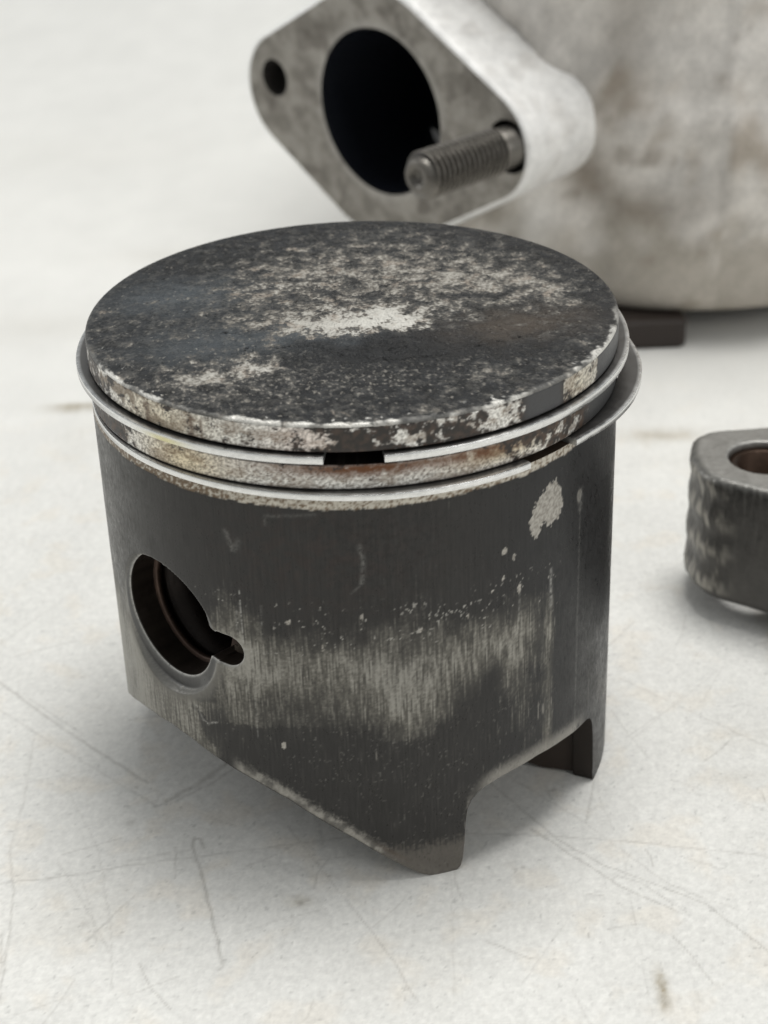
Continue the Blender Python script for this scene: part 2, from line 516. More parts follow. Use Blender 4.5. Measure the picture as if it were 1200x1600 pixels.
def band(name, z0, z1, R, colfun, nz, chamfer=.12, parent=piston, mat=None):
    """one land between two grooves: outer wall with its top and bottom faces running inward"""
    zz = np.linspace(z0 + chamfer, z1 - chamfer, nz)
    rr = np.full(nz, R)
    zz = np.concatenate([[z0, z0, z0, z0 + chamfer * .3], zz, [z1 - chamfer * .3, z1, z1, z1]])
    rr = np.concatenate([[23.6, R - chamfer - .15, R - chamfer, R - chamfer * .3], rr, [R - chamfer * .3, R - chamfer, R - chamfer - .15, 23.6]])
    a = np.radians(AZ)[:, None]
    AA = np.broadcast_to(wrapaz(AZ)[:, None], (len(AZ), len(zz)))
    ZZ = np.broadcast_to(zz[None], AA.shape)
    c, rg, mt, dr = colfun(AA, ZZ)
    insid = (np.broadcast_to(rr[None], AA.shape) < R - chamfer - .05)
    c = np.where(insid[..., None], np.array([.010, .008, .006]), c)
    RR = np.broadcast_to(rr[None], AA.shape) + np.where(insid, 0, dr)
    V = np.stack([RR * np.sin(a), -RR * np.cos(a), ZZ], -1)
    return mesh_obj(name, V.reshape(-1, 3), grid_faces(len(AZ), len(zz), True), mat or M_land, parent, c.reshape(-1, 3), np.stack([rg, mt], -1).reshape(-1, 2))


def land_common(az, z, seed):
    u = np.radians(az) * 27
    n1 = fbm(u * .75, z * .75, 5, seed, .65)
    n2 = fbm(u * 3.0, z * 3.0, 3, seed + 1, .65)
    al = mix(ALU * .62, ALU2, ss(.32, .62, n2))
    vein = np.abs(fbm(u * 1.9, z * 1.9, 3, seed + 2, .6) - .5)
    al = mix(al, [.10, .07, .05], .75 * ss(.045, .008, vein) * ss(.42, .56, n1 + .06))
    al = mix(al, [.22, .16, .11], .45 * ss(.50, .62, fbm(u * .35, z * .8, 4, seed + 5, .6)))
    return u, n1, n2, al


def top_land_col(az, z):
    u, n1, n2, al = land_common(az, z, 101)
    # carbon cover along the circumference
    cov = (.11 * ss(-14, -4, az) + .15 * gs(az, z, 2, 50.4, 4, 1.2) - .06 * gs(az, z, 9, 49.8, 5, .5) + .12 * gs(az, z, 22, 50.3, 4, 1)
           - .28 * gs(az, z, 29, 50.3, 2.5, 1.0) + .60 * ss(35.5, 37, az) * ss(47, 45.2, az) - .16 * gs(az, z, 53, 50.3, 5, 1.6) + .6 * ss(59, 62, az)
           + .12 * ss(-52, -64, az))
    cov = cov + .10 * ss(49.9, 49.2, z) * ss(-25, 0, az)
    fld = n1 * .75 + n2 * .25 + cov
    dark = ss(.575, .63, fld)
    al = mix(al, al * [.92, .80, .56], .55 * gs(az, z, -42, 50, 9, 2) + .4 * gs(az, z, 52, 50, 6, 2))
    al = mix(al, [.20, .155, .11], .75 * ss(.52, .62, fbm(u * .5, z * .5, 3, 107)) * ss(-26, -50, az))
    for a0, w in ((-33.0, .8), (-45, .9), (-30.6, .35)):
        al = mix(al, [.12, .075, .05], .75 * np.exp(-((az - a0) / w) ** 2) * ss(51.4, 51.0, z) * ss(.35, .55, n1 + .15))
    al = mix(al, al * [1.02, .88, .84], .6 * gs(az, z, -9, 50.4, 5, 1.5))
    dk = mix([.020, .016, .013], [.055, .036, .026], ss(.4, .7, fbm(u * 1.4, z * 1.4, 3, 109)))
    dk = mix(dk, [.05, .05, .052], ss(34, 37, az) * ss(47, 45, az) + ss(58, 61, az))
    c = mix(al, dk, dark)
    return c, .38 + .16 * n1 - .02 * dark, .62 * (1 - dark), .03 * dark - .02 * n2


def mid_land_col(az, z):
    u, n1, n2, al = land_common(az, z, 131)
    cov = .35 * ss(-44, -60, az) + .22 * ss(24, 36, az) + .28 * ss(54, 62, az) + .08 * ss(47.0, 47.8, z)
    fld = n1 * .72 + n2 * .28 + cov - .04
    dark = ss(.60, .67, fld)
    al = mix(al, al * [.95, .80, .52], .7 * gs(az, z, -36, 46.6, 7, 2) + .7 * gs(az, z, 30, 47, 7, .8))
    ob = gs(az, z, 2, 47.45, 15, .55) * 1.05 + .7 * gs(az, z, 27, 47.3, 6, .7)
    al = mix(al, [.13, .055, .024], np.clip(ob * ss(.25, .60, n1 + .12 + .3 * (n2 - .5)), 0, 1))
    dk = mix([.022, .016, .012], [.075, .045, .028], ss(.4, .7, fbm(u * 1.2, z * 1.2, 3, 137)))
    dk = mix(dk, [.045, .045, .046], ss(52, 58, az))
    c = mix(al, dk, dark)
    return c, .38 + .16 * n1, .62 * (1 - dark), .02 * dark - .02 * n2


band('top_land', 49.15, HT - .28, RC, top_land_col, 24)
band('middle_land', 45.42, 47.85, RC, mid_land_col, 24)

# groove floor, one dark drum behind both rings
G = lathe([(24.3, 43.5), (24.3, 50.5)], 128)
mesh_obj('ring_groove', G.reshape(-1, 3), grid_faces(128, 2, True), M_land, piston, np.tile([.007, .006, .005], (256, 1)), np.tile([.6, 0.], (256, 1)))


# --- skirt
def interp(t, pts):
    pts = sorted(pts)
    return np.interp(t, [q[0] for q in pts], [q[1] for q in pts])


BOT = [(-180, 10), (-135, 10), (-119, 8), (-117.5, 1.0), (-116, .05), (-110, .05), (-107, 1.5), (-100, 7.5), (-90, 9.6), (-79.6, 9.8), (-76, 10.4), (-71.6, 11.5),
       (-63, 13.1), (-55.7, 13.9), (-48, 14.3), (-41.4, 13.96), (-32.6, 12.7), (-24.7, 11.5), (-17.5, 10.06), (-10.7, 7.95), (-4.0, 5.85),
       (2.6, 3.35), (8.1, 1.35), (10.9, .42), (12.6, .08), (14, 0), (18.7, 0), (19.6, .35), (20.2, 1.33), (20.65, 3.6), (20.9, 5.85), (21.3, 7.3), (22.3, 8.4),
       (24, 9.2), (26.0, 9.65), (29, 10.05), (32.6, 10.3), (40, 10.55), (48.7, 10.3), (54, 10.0), (57.5, 9.9), (59.5, 9.8), (61.5, 9.3), (62.8, 8.3), (63.6, 6.5), (64.1, 3.5), (64.4, .4), (64.8, 0),
       (80, 0), (84, .6), (88, 3.5), (93, 8), (100, 10), (135, 10), (178, 10)]
zb = interp(wrapaz(AZ), BOT)
ZT = 44.68
NZ = 300
T = np.linspace(0, 1, NZ)[None]
a_ = np.radians(AZ)[:, None]
ZZ = -.6 + (ZT + .6) * T + 0 * a_
AA = np.broadcast_to(wrapaz(AZ)[:, None], ZZ.shape).copy()
PA = -47.6                                    # azimuth of the wrist pin axis
PZ = 27.1
e_out = np.array([math.sin(math.radians(PA)), -math.cos(math.radians(PA)), 0])
e_lat = np.array([math.cos(math.radians(PA)), math.sin(math.radians(PA)), 0])


def hole_sdf(u, z):
    d1 = np.hypot(u, z - PZ) - 6.6
    t = np.clip((u - 3) / 5.5, 0, 1)
    cz = PZ + (26.55 - PZ) * t
    d2 = np.hypot(u - (3 + 5.5 * t), z - cz) - (1.62 + .1 * (t > .8))
    k = .35
    h = np.clip(.5 + .5 * (d2 - d1) / k, 0, 1)
    return d2 * (1 - h) + d1 * h - k * h * (1 - h)


F = grid_faces(len(AZ), NZ, True)
zsm = interp(wrapaz(AZ), BOT)


def bot_sdf(x, y):
    d = y - np.interp(x, bx_, bz_)
    return np.clip(d, -3, 3)


o_ = np.argsort([q[0] for q in BOT])
bx_ = np.array([BOT[i][0] for i in o_]) * math.pi / 180 * 27
bz_ = np.array([BOT[i][1] for i in o_], float)
Pb = np.stack([np.radians(AA) * 27, ZZ], -1).reshape(-1, 2)
jump = (np.ptp(Pb[F][..., 0], axis=1) > 50)
F = F[~jump]
F, Pb2, _, mvb = sdf_cut(F, Pb, bot_sdf)
AA = np.degrees(Pb2[:, 0] / 27).reshape(AA.shape)
ZZ = Pb2[:, 1].reshape(ZZ.shape)
P2 = np.stack([27.0 * np.sin(np.radians(AA - PA)), ZZ], -1).reshape(-1, 2)
front = (np.abs(wrapaz(AA - PA)) < 60).ravel()
FF = front[F].all(1)
keepF, P2m, E, mv = sdf_cut(F[FF], P2, hole_sdf)
F = np.concatenate([F[~FF], keepF])
az_m = AA.ravel().copy()
z_m = ZZ.ravel().copy()
az_m[mv] = PA + np.degrees(np.arcsin(np.clip(P2m[mv, 0] / 27, -1, 1)))
z_m[mv] = P2m[mv, 1]
# ---- wear map on the unrolled skirt, side-to-side sheen painted in too
az, z = az_m, z_m
u = np.radians(az) * 27
wob = (fbm(u * .30, z * .30, 4, 201) - .5)
azw, zw = az + wob * 9, z + (fbm(u * .30 + 7, z * .30, 4, 203) - .5) * 4
st = streak(u * 2.6, z * .16, 205, 3)
st2 = streak(u * 5.5, z * .35, 207, 2)
fine = fbm(u * 2.8, z * 2.8, 3, 209, .65)
big = fbm(u * .35, z * .35, 4, 211)
worn = (.95 * gs(azw, zw, -16, 26.0, 13, 2.8) + .95 * gs(azw, zw, 8, 24.5, 9, 4.6) + .35 * gs(azw, zw, 10, 20, 5, 2.2) + .75 * gs(azw, zw, 26, 26.2, 8, 2.6, 2)
        + .55 * gs(azw, zw, 33, 22, 5, 5) + .40 * gs(azw, zw, 37, 26, 4, 3) + .75 * gs(azw, zw, -27, 28.5, 4.0, 4.5) + .55 * gs(azw, zw, -29, 20.5, 6, 3.5) + .40 * gs(azw, zw, -14, 19.5, 9, 2.4))
worn = worn + 1.0 * ss(31, 20, zw) * ss(-30, -40, azw)          # bare below and beside the pin hole
worn = worn + .55 * ss(-64, -76, az) * ss(33, 20, z) + .45 * gs(az, z, -61, 20, 4, 9)
worn = worn + .62 * np.exp(-((az - 43.2) / 1.7) ** 2) * ss(32, 27, z) * ss(8.5, 12, z)                       # pale vertical strip at the right
worn = worn + .25 * gs(az, z, 39, 14, 4, 4)
worn = worn - .35 * gs(az, z, 27, 21, 2.5, 2.5) - .18 * gs(az, z, -21, 33.5, 7, 3)
zbv = interp(az, BOT)
edge_band = ss(1.9, .5, z - zbv + (fine - .5) * 1.8) * ss(.0, .22, z - zbv) * (.45 + .9 * ss(.35, .6, fbm(u * .6, z * .6, 3, 238))) * ss(27, 10, az) * ss(-31, -27, az) + ss(2.0, .3, z - zbv + (fine - .5)) * .85 * ss(22, 28, az) * ss(60, 52, az)
edge_band = edge_band * ss(.30, .5, big + .15)
tipzone = ss(4.9, 3.0, z + (fine - .5) * 2.4 + (st2 - .5) * 2) * ss(-8, 3, az) * ss(30, 22, az)
st3 = streak(u * 8.0, z * .30, 213, 2)
coat = worn + (st - .5) * .50 + (st2 - .5) * .55 + (st3 - .5) * .60 + (fine - .5) * .50 + (big - .5) * .35
bare = ss(.30, 1.15, coat)
bare = np.maximum(bare * (.8 + .4 * fine), (.24 + .34 * fine) * ss(.25, .85, worn + (big - .5) * .4))
# the clean edged dark patch lower left
pd = [(-38.8, 18.3), (-38.2, 16.2), (-36.7, 14.7), (-33, 13.9), (-24.5, 12.9), (-10.5, 10.4), (0, 8), (8, 5.0), (19, 5.5), (21, 12), (26, 17), (14, 17.2), (4, 17.5), (-6, 18.8), (-14, 19.3), (-22, 18.3), (-30, 17.9), (-35, 17.0), (-37.2, 17.9)]
inp = inpoly(az + (fine - .5) * .8, z + (fine - .5) * .5 + (st2 - .5) * 1.2, pd)
bare = np.where(inp, bare * .22 + .05 * ss(.55, .8, st2), bare)
inp2 = gs(azw, zw, -37.0, 20.2, 2.4, 1.6)
bare = bare * (1 - .75 * ss(.35, .6, inp2))
# thin scratches down the skirt
scr = ss(.78, .86, streak(u * 6.0, z * .22, 221, 2)) * ss(.3, .7, worn + .22 + .35 * ss(21, 12, z) * ss(5, 8, z))
drk = ss(.74, .86, streak(u * 3.5 + 50, z * .18, 225, 2))
dot = ss(.74, .82, fbm(u * 2.6, z * 2.0, 2, 231, .7) + .14 * gs(az, z, 12, 31.5, 16, 2.4) + .10 * gs(az, z, 4, 15, 20, 4) + .06 * gs(az, z, 20, 8, 12, 3))
dot = dot * ss(34, 32.5, z) * ss(50, 42, az) * ss(.44, .60, fbm(u * .5, z * .5, 3, 236)) * (.25 + .75 * ss(25, 29, z))
dark = mix([.029, .027, .025], [.040, .038, .036], big)
dark = mix(dark, [.045, .034, .030], .75 * gs(az, z, -8, 38.5, 15, 4) * ss(.35, .7, fbm(u * .8, z * .8, 4, 233)))
dark = mix(dark, [.020, .020, .021], ss(15, 45, az) * .9)  # coat darkens to the right: dim reflection put into the colour
dark = mix(dark, [.062, .060, .055], ss(-35, -66, az) * .8)  # paler coat at left: satin sheen painted into the colour
dark = dark * .80 * (1 + .6 * (st2 - .5) + .5 * (streak(u * 7, z * .1, 239, 2) - .5))[..., None]
mott = ss(.5, .62, fbm(u * 1.6, z * 1.6, 3, 235)) * (gs(az, z, 5, 39.5, 10, 4))
dark = dark * (1 - .28 * mott[..., None])
barec = mix([.155, .146, .126], [.265, .253, .222], ss(.3, .72, fine * .25 + st * .25 + st2 * .25 + st3 * .25))
barec = mix(barec, [.150, .143, .128], .75 * gs(azw, zw, 8, 26.8, 5.5, 2.3))
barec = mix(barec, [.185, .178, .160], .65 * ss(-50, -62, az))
barec = mix(barec, [.50, .485, .44], .6 * ss(.85, 1.4, coat))
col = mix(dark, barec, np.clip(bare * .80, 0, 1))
col = mix(col, mix([.20, .188, .165], [.40, .38, .34], fine), np.clip(edge_band * .9, 0, 1))
col = mix(col, mix([.090, .082, .070], [.150, .135, .118], fine), tipzone * .9)
col = mix(col, [.07, .045, .03], .6 * np.exp(-((z - zbv - 1.0) / .35) ** 2) * gs(az, z, 4.5, 4.6, 2.5, 2))
col = mix(col, [.36, .34, .30], np.clip(scr * .45, 0, 1))
col = col * (1 - .22 * (drk * ss(.3, .8, worn))[..., None])
col = mix(col, [.40, .385, .35], dot * .75)
# chip at the upper right and smaller ones
chip = [(43.1, 41.51), (44.5, 41.6), (46.2, 40.24), (46.9, 38.35), (45.3, 37.42), (44.4, 37.3), (42.9, 36.91), (41.0, 37.53), (40.2, 37.5), (39.9, 36.9), (38.9, 36.1), (38.3, 36.5), (37.0, 37.44), (36.5, 38.55), (37.6, 39.31), (38.4, 40.0), (39.6, 40.3), (40.0, 40.9), (41.2, 41.0), (42.0, 41.6)]
cw = (fbm(u * 1.5, z * 1.5, 3, 241, .7) - .5)
inc = inpoly(az + cw * 2.2, z + (fbm(u * 1.5 + 9, z * 1.5, 3, 242, .7) - .5) * 1.3, chip)
chips = inc.astype(float)
for a0, z0, sa, sz in ((30.5, 36.3, .55, .28), (32.9, 35.3, .3, .3), (34.4, 31.6, .35, .45), (30.2, 33.4, .2, .15), (27.5, 32.3, .2, .15), (-14.8, 31.1, .45, .2), (-17.6, 16.6, .4, .3), (52.8, 38.2, .7, .6),
                       (12.0, 29.9, .2, .2), (.3, 32.0, .2, .25), (-8, 28.5, .2, .3), (22, 30.4, .25, .2)):
    chips = np.maximum(chips, ss(.35, .55, gs(az + cw * .8, z + cw * .6, a0, z0, sa, sz)) * (.45 if a0 > 50 else 1))
chipc = mix([.27, .25, .22], [.50, .475, .43], ss(.3, .7, fbm(u * 2.6, z * 2.6, 3, 245, .7)))
col = mix(col, chipc, chips * .92)
# single marks
def z0_(q):
    return q[0][1]


for pl_, w, d in (([(.3, 39.6), (.9, 38.2), (.7, 36.4), (.4, 35.7)], .14, .35), ([(.4, 35.5), (-1.6, 34.6)], .10, .16), ([(-26.9, 40.0), (-26.2, 39.0), (-25.6, 38.2)], .18, .40), ([(-24.3, 39.3), (-24.8, 38.5)], .2, .2),
                   ([(-18.2, 41.5), (-18.1, 42.4), (-14, 42.6), (-8.0, 42.9)], .11, .18), ([(-39.0, 18.6), (-37.3, 17.1), (-35.9, 16.8), (-34.6, 17.2), (-33.4, 17.4)], .10, .75), ([(-37.5, 21.5), (-36.3, 20.6)], .10, .3),
                   ([(53.4, 38.6), (53.5, 36.8)], .25, .35), ([(53.3, 36.5), (53.3, 8)], .10, .22), ([(43.3, 32.0), (43.5, 27.8)], .22, .6), ([(34.4, 31.4), (34.3, 28)], .1, .35),
                   ([(-25.0, 28.0), (-24.9, 34.0)], .07, .8), ([(-25.5, 27.6), (-25.4, 32.5)], .06, .6), ([(-26.2, 29.0), (-26.0, 31.5)], .10, .5), ([(-20.4, 30.5), (-20.3, 32.6)], .07, .5),
                   ([(-24.9, 27.3), (-22, 27.0), (-17, 27.5)], .06, .5), ([(-23.2, 27), (-23.3, 17)], .06, .45)):
    pu = [(math.radians(q[0]) * 27, q[1]) for q in pl_]
    sd = segd(u, z + (fine - .5) * .15, pu)
    col = mix(col, [.46, .45, .42], d * (.75 if z0_(pl_) > 34 else 1) * np.exp(-(sd / (w * (1.5 if z0_(pl_) > 34 else .9))) ** 2) * np.clip(2.6 * fine - .75, 0, 1.2))
# ragged bare strip under the lower ring
lw = interp(az, [(-180, .1), (-75, .12), (-62, .15), (-55, .28), (-46, .35), (-38, .55), (-30, .62), (-20, .60), (-6, .66), (5, .6), (12, .5), (18, .40), (24, .3), (32, .40), (37, .36), (44, .28), (48, .20), (50, .05), (180, .0)])
ragged = 44.05 - lw - (fbm(u * .9, z * .2, 4, 251, .65) - .5) * .45
strip = ss(-.05, .05, z - ragged)
strc = mix([.16, .115, .075], [.56, .525, .455], ss(.34, .60, fbm(u * 2.2, z * 2.8, 3, 255, .65) - .15 * ss(-22, -34, az) - .06 * ss(14, 20, az) * ss(30, 24, az) + .02))
col = mix(col, strc, strip)
# edge of pin hole recess: light metal, rim highlight painted in
uu = 27 * np.sin(np.radians(az - PA))
rr = np.hypot(uu, z - PZ + .8) + .55
is_front = np.abs(wrapaz(az - PA)) < 60
rec = is_front & (rr < 7.85) & (27 * np.cos(np.radians(az - PA)) > 26.0)
hs = hole_sdf(uu, z)
he = np.exp(-((hs) / .14) ** 2) * is_front
rece = np.exp(-((rr - 7.95) / .16) ** 2) * is_front * (27 * np.cos(np.radians(az - PA)) > 25.9)
col = mix(col, mix([.14, .135, .12], [.21, .20, .18], fine), is_front * ss(9.6, 8.2, rr) * ss(PZ + 1, PZ - 3, z) * .85)
col = np.where(rec[:, None], mix([.085, .085, .085], [.125, .122, .117], fine) , col)
col = mix(col, [.52, .51, .48], np.clip(he * .95 * ss(.30, .6, fine + .12) + rece * .25, 0, 1))
rad = np.full(az.shape, 27.0) - .035 * (chips + strip) - .02 * (bare * .6) - .012 * (st2 - .5) * bare
ang = np.radians(az)
V = np.stack([rad * np.sin(ang), -rad * np.cos(ang), z], -1)
w_ = V @ e_out
l_ = V @ e_lat
k = ss(8.15, 7.80, rr)
tgt = np.minimum(w_, 26.0)
tgt = np.where(is_front, w_ + (tgt - w_) * k, w_)
# small roll-off at the hole's edge
tgt = tgt - np.where(is_front, .16 * np.exp(-(np.clip(hs, 0, 9) / .12) ** 1.5), 0)
V = V + (tgt - w_)[:, None] * e_out
rough = .38 + .14 * bare + .05 * strip + (fine - .5) * .1 + (big - .5) * .25
metal = np.clip(.55 * bare + .3 * chips + .35 * strip, 0, .6)
outer = (V, F, col, np.stack([rough, metal], -1))
# wall of the pin hole: pulled straight in along the pin axis
vid, inv = np.unique(E.ravel(), return_inverse=True)
E2 = inv.reshape(-1, 2)
ring0 = V[vid]
w0 = ring0 @ e_out
levels = []
for t in (0.0, .06, .5, 1.0):
    levels.append(ring0 + ((22.9 - w0) * t)[:, None] * e_out)
nl = len(vid)
WV = np.concatenate(levels)
WF = np.concatenate([np.stack([E2[:, 1] + nl * q, E2[:, 0] + nl * q, E2[:, 0] + nl * (q + 1), E2[:, 1] + nl * (q + 1)], -1) for q in range(3)])
wc = mix([.016, .012, .010], [.045, .035, .028], fbm(WV[:, 2] * .9, (WV @ e_lat) * .9, 3, 261))
wc[:nl] = [.22, .21, .19]
wall = (WV, WF, wc, np.tile([.42, .5], (len(WV), 1)))
# underside lip and inner wall
RI = 24.7
rows = [(27.0, 0), (26.75, 0.0), (RI + .15, 0.0), (RI, .15)]
lipV = []
for r, dz in rows:
    lipV.append(np.stack([r * np.sin(a_[:, 0]), -r * np.cos(a_[:, 0]), zb + dz + (.0 if r < 26.9 else 0)], -1))
nin = 16
for q in range(1, nin + 1):
    zz = (zb + .15) + (47.5 - zb) * q / nin
    lipV.append(np.stack([RI * np.sin(a_[:, 0]), -RI * np.cos(a_[:, 0]), zz], -1))
for r in (16, 8, .1):
    lipV.append(np.stack([r * np.sin(a_[:, 0]), -r * np.cos(a_[:, 0]), np.full(len(AZ), 47.5)], -1))
IV = np.stack(lipV, 1)
nv = IV.shape[1]
icol = np.tile([.10, .080, .062], (IV.shape[0] * nv, 1)) * (.6 + .8 * fbm(IV[..., 0].ravel() * .4, IV[..., 2].ravel() * .4, 3, 263))[:, None]
icol = icol.reshape(-1, nv, 3)
icol[:, :3] = [.13, .118, .10]
icol[(wrapaz(AZ) > 58) & (wrapaz(AZ) < 66), :5] = [.03, .024, .02]  # side of the leg painted dark for the shadow on it
inf = grid_faces(len(AZ), nv, True, True)
ic = IV.reshape(-1, 3)[inf].mean(1)
inf = inf[~((np.hypot(ic @ e_lat, ic[:, 2] - PZ) < 7.6) & (np.abs(ic @ e_out) > 15))]
inner_ = (IV.reshape(-1, 3), inf, icol.reshape(-1, 3), np.tile([.55, .2], (IV.shape[0] * nv, 1)))
# short top ledge of the skirt (floor of the lower groove)
tp = np.stack([np.stack([r * np.sin(a_[:, 0]), -r * np.cos(a_[:, 0]), np.full(len(AZ), zq)], -1) for r, zq in ((26.96, ZT), (24.0, ZT))], 1)
ledge = (tp.reshape(-1, 3), grid_faces(len(AZ), 2, True, False), [.05, .035, .025], [.5, .2])
wb = []
for (x0, y0), (x1, y1) in (((24.3, -10.8), (15.0, -8.2)), ((15.0, -8.2), (14.2, -6.6)), ((14.2, -6.6), (23.8, -7.8))):
    t_ = np.linspace(0, 1, 8)[:, None]
    zq = np.linspace(.35, 14, 6)[None]
    wb.append(np.stack([x0 + (x1 - x0) * t_ + 0 * zq, y0 + (y1 - y0) * t_ + 0 * zq, zq + 2.0 * ss(19, 14, x0 + (x1 - x0) * t_)], -1))
web = [(w_b.reshape(-1, 3), grid_faces(8, 6), [.040, .030, .024], [.6, .1]) for w_b in wb]
SV, SF, SC, SU = merge([outer, wall, inner_, ledge] + web)
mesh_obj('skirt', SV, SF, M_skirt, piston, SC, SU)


# pin bore behind the hole: annular floor, clip groove and tube
def pin_lathe(prof, n=96):
    a = np.linspace(0, 2 * np.pi, n, endpoint=False)[:, None]
    prof = np.asarray(prof, float)
    r, w = prof[None, :, 0], prof[None, :, 1]
    V = (r * np.cos(a))[..., None] * e_lat + (r * np.sin(a))[..., None] * np.array([0, 0, 1.]) + np.broadcast_to(w, (n, prof.shape[0]))[..., None] * e_out
    V[..., 2] += PZ
    return V


prof = [(10.5, 23.0), (6.25, 23.0), (6.12, 22.85), (6.10, 22.3), (6.6, 22.25), (6.6, 21.3), (6.05, 21.25), (6.0, 18), (6.0, 8.0), (6.3, 7.7), (9.3, 7.7), (9.5, 8.0), (9.5, 22.5)]
PV = pin_lathe(prof)
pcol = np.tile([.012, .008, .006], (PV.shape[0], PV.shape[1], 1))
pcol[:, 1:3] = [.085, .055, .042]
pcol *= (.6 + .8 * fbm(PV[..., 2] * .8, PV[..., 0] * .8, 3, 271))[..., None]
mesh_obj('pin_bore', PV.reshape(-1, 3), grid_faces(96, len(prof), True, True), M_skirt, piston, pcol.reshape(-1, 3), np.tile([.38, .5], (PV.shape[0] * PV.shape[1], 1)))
# opposite boss inside the piston
PV2 = PV.copy()
PV2[..., 0] *= -1
PV2[..., 1] *= -1
mesh_obj('pin_boss', PV2.reshape(-1, 3), grid_faces(96, len(prof), True, True), M_skirt, piston, pcol.reshape(-1, 3), np.tile([.5, .3], (PV.shape[0] * PV.shape[1], 1)))


# --- piston rings
def ring(name, z0, th, a0, a1, rfun, tint, label):
    n = int((a1 - a0) / .4)
    a = np.linspace(a0, a1, n)
    ro = rfun(wrapaz(a))
    ri = ro - 2.35
    c = .10
    sec = [(0, c, 0), (0, th * .5, 0), (0, th - c, 0), (-c * .3, th - c * .3, 0), (-c, th, 0), (-.5, th, 0), (-1.2, th, 0), (-2.35, th, 0), (-2.35, 0, 0), (-1, 0, 0), (-c, 0, 0), (-c * .3, c * .3, 0)]
    k = len(sec)
    V = np.zeros((n, k, 3))
    C = np.zeros((n, k, 3))
    U = np.zeros((n, k, 2))
    aw = wrapaz(a)
    for j, (dr, dz, _) in enumerate(sec):
        r = ro + dr
        V[:, j] = np.stack([r * np.sin(np.radians(a)), -r * np.cos(np.radians(a)), z0 + dz + 0 * a], -1)
        nn = fbm(a * 1.2, np.full(n, dz * 3.), 3, 281)
        if dr > -.05:
            C[:, j] = mix([.66, .66, .655], [.88, .88, .87], nn)
            C[:, j] = C[:, j] * (1 - .50 * ss(-48, -66, aw) - .30 * ss(45, 75, aw))[:, None]  # both sides darker: reflection falloff painted into the face colour
            U[:, j] = [.27, .95]
            C[:, j] = mix(C[:, j], tint if tint is not None else [.6, .6, .6], .75 * np.exp(-((aw + 39) / 5.0) ** 2) if tint is not None else 0 * a)
        else:
            C[:, j] = mix([.10, .095, .09], [.17, .165, .16], fbm(a * .12, np.full(n, dr * 2.), 3, 283))
            U[:, j] = [.38, .85]
        if dz > th - c * 1.1 and dr > -c * 1.1:
            C[:, j] = [.75, .75, .74]
            U[:, j] = [.25, .95]
    F = np.concatenate([grid_faces(n, k), np.stack([np.arange(n - 1) * k + k - 1, np.arange(1, n) * k + k - 1, np.arange(1, n) * k, np.arange(n - 1) * k], -1)])
    V = V.reshape(-1, 3)
    caps = []
    for base_, rev in ((0, False), ((n - 1) * k, True)):
        for j in range(1, k // 2):
            q = [base_ + j - 1, base_ + j, base_ + k - 1 - j, base_ + k - j]
            caps.append(q[::-1] if rev else q)
    # duplicate cap vertices so the ends stay crisp
    caps = np.array(caps)
    nv0 = len(V)
    V = np.concatenate([V, V[caps.ravel()]])
    C = np.concatenate([C.reshape(-1, 3), np.tile([.5, .5, .49], (caps.size, 1))])
    U = np.concatenate([U.reshape(-1, 2), np.tile([.4, .9], (caps.size, 1))])
    F = np.concatenate([F, nv0 + np.arange(caps.size).reshape(-1, 4)])
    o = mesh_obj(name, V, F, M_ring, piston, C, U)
    o['label'] = label
    for e in ():
        pass
    md = o.modifiers.new('edges', 'EDGE_SPLIT')
    md.split_angle = math.radians(35)
    return o


def r_top(aw):
    t = np.radians(aw)
    cx, cy, R = -.05, .75, 28.19
    d = cx * np.sin(t) - cy * np.cos(t)
    return d + np.sqrt(R * R - (cx * cx + cy * cy - d * d))


def r_low(aw):
    return interp(aw, [(-180, 28.6), (-140, 28.0), (-100, 27.1), (-76, 26.98), (-60, 27.22), (-42, 27.35), (-25, 27.5), (-6.6, 27.7), (6.7, 28.0), (20, 28.0), (34, 27.95), (36.5, 27.9),
                       (46.6, 27.75), (53.4, 28.05), (61, 28.6), (71, 29.05), (80, 29.35), (90, 29.6), (110, 29.8), (140, 29.5), (178, 28.7)])


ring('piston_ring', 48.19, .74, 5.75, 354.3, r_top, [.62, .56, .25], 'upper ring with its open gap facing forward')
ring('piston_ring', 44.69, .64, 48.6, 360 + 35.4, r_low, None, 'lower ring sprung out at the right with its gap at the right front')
# ring locating pin in each groove
for nm, a0, z0, z1, r in (('locating_pin', 19.5, 45.0, 45.62, 27.0), ('locating_pin', 42, 44.06, 45.3, 25.3)):
    Pp = lathe([(.02, z1), (.42, z1), (.5, z1 - .1), (.5, z0)], 16)
    Pp = Pp + np.array([r * math.sin(math.radians(a0)), -r * math.cos(math.radians(a0)), 0])
    if z0 > 44.9:
        continue
    mesh_obj(nm, Pp.reshape(-1, 3), grid_faces(16, 4, True), M_ring, piston, np.tile([.2, .17, .14], (64, 1)), np.tile([.4, .8], (64, 1)))

# ------------------------------------------------------------------ cylinder casting behind
PB = np.array([4.1246, 124.529, 37.458])
Bb = np.array([.7189016, .69423520, .0348995])       # into the flange
Bs = np.array([.69465837, -.71933984, 0.0])
Bu = np.array([-.0251046, -.02424323, .99939083])
cyl_thing = thing('engine_cylinder', 'blurred pale cast aluminium engine cylinder with a big dark port, standing behind the piston', 'engine part', (60, 162.5, 0))
OFF = np.array([60, 162.5, 0.])
PB0, Bb0 = PB, Bb


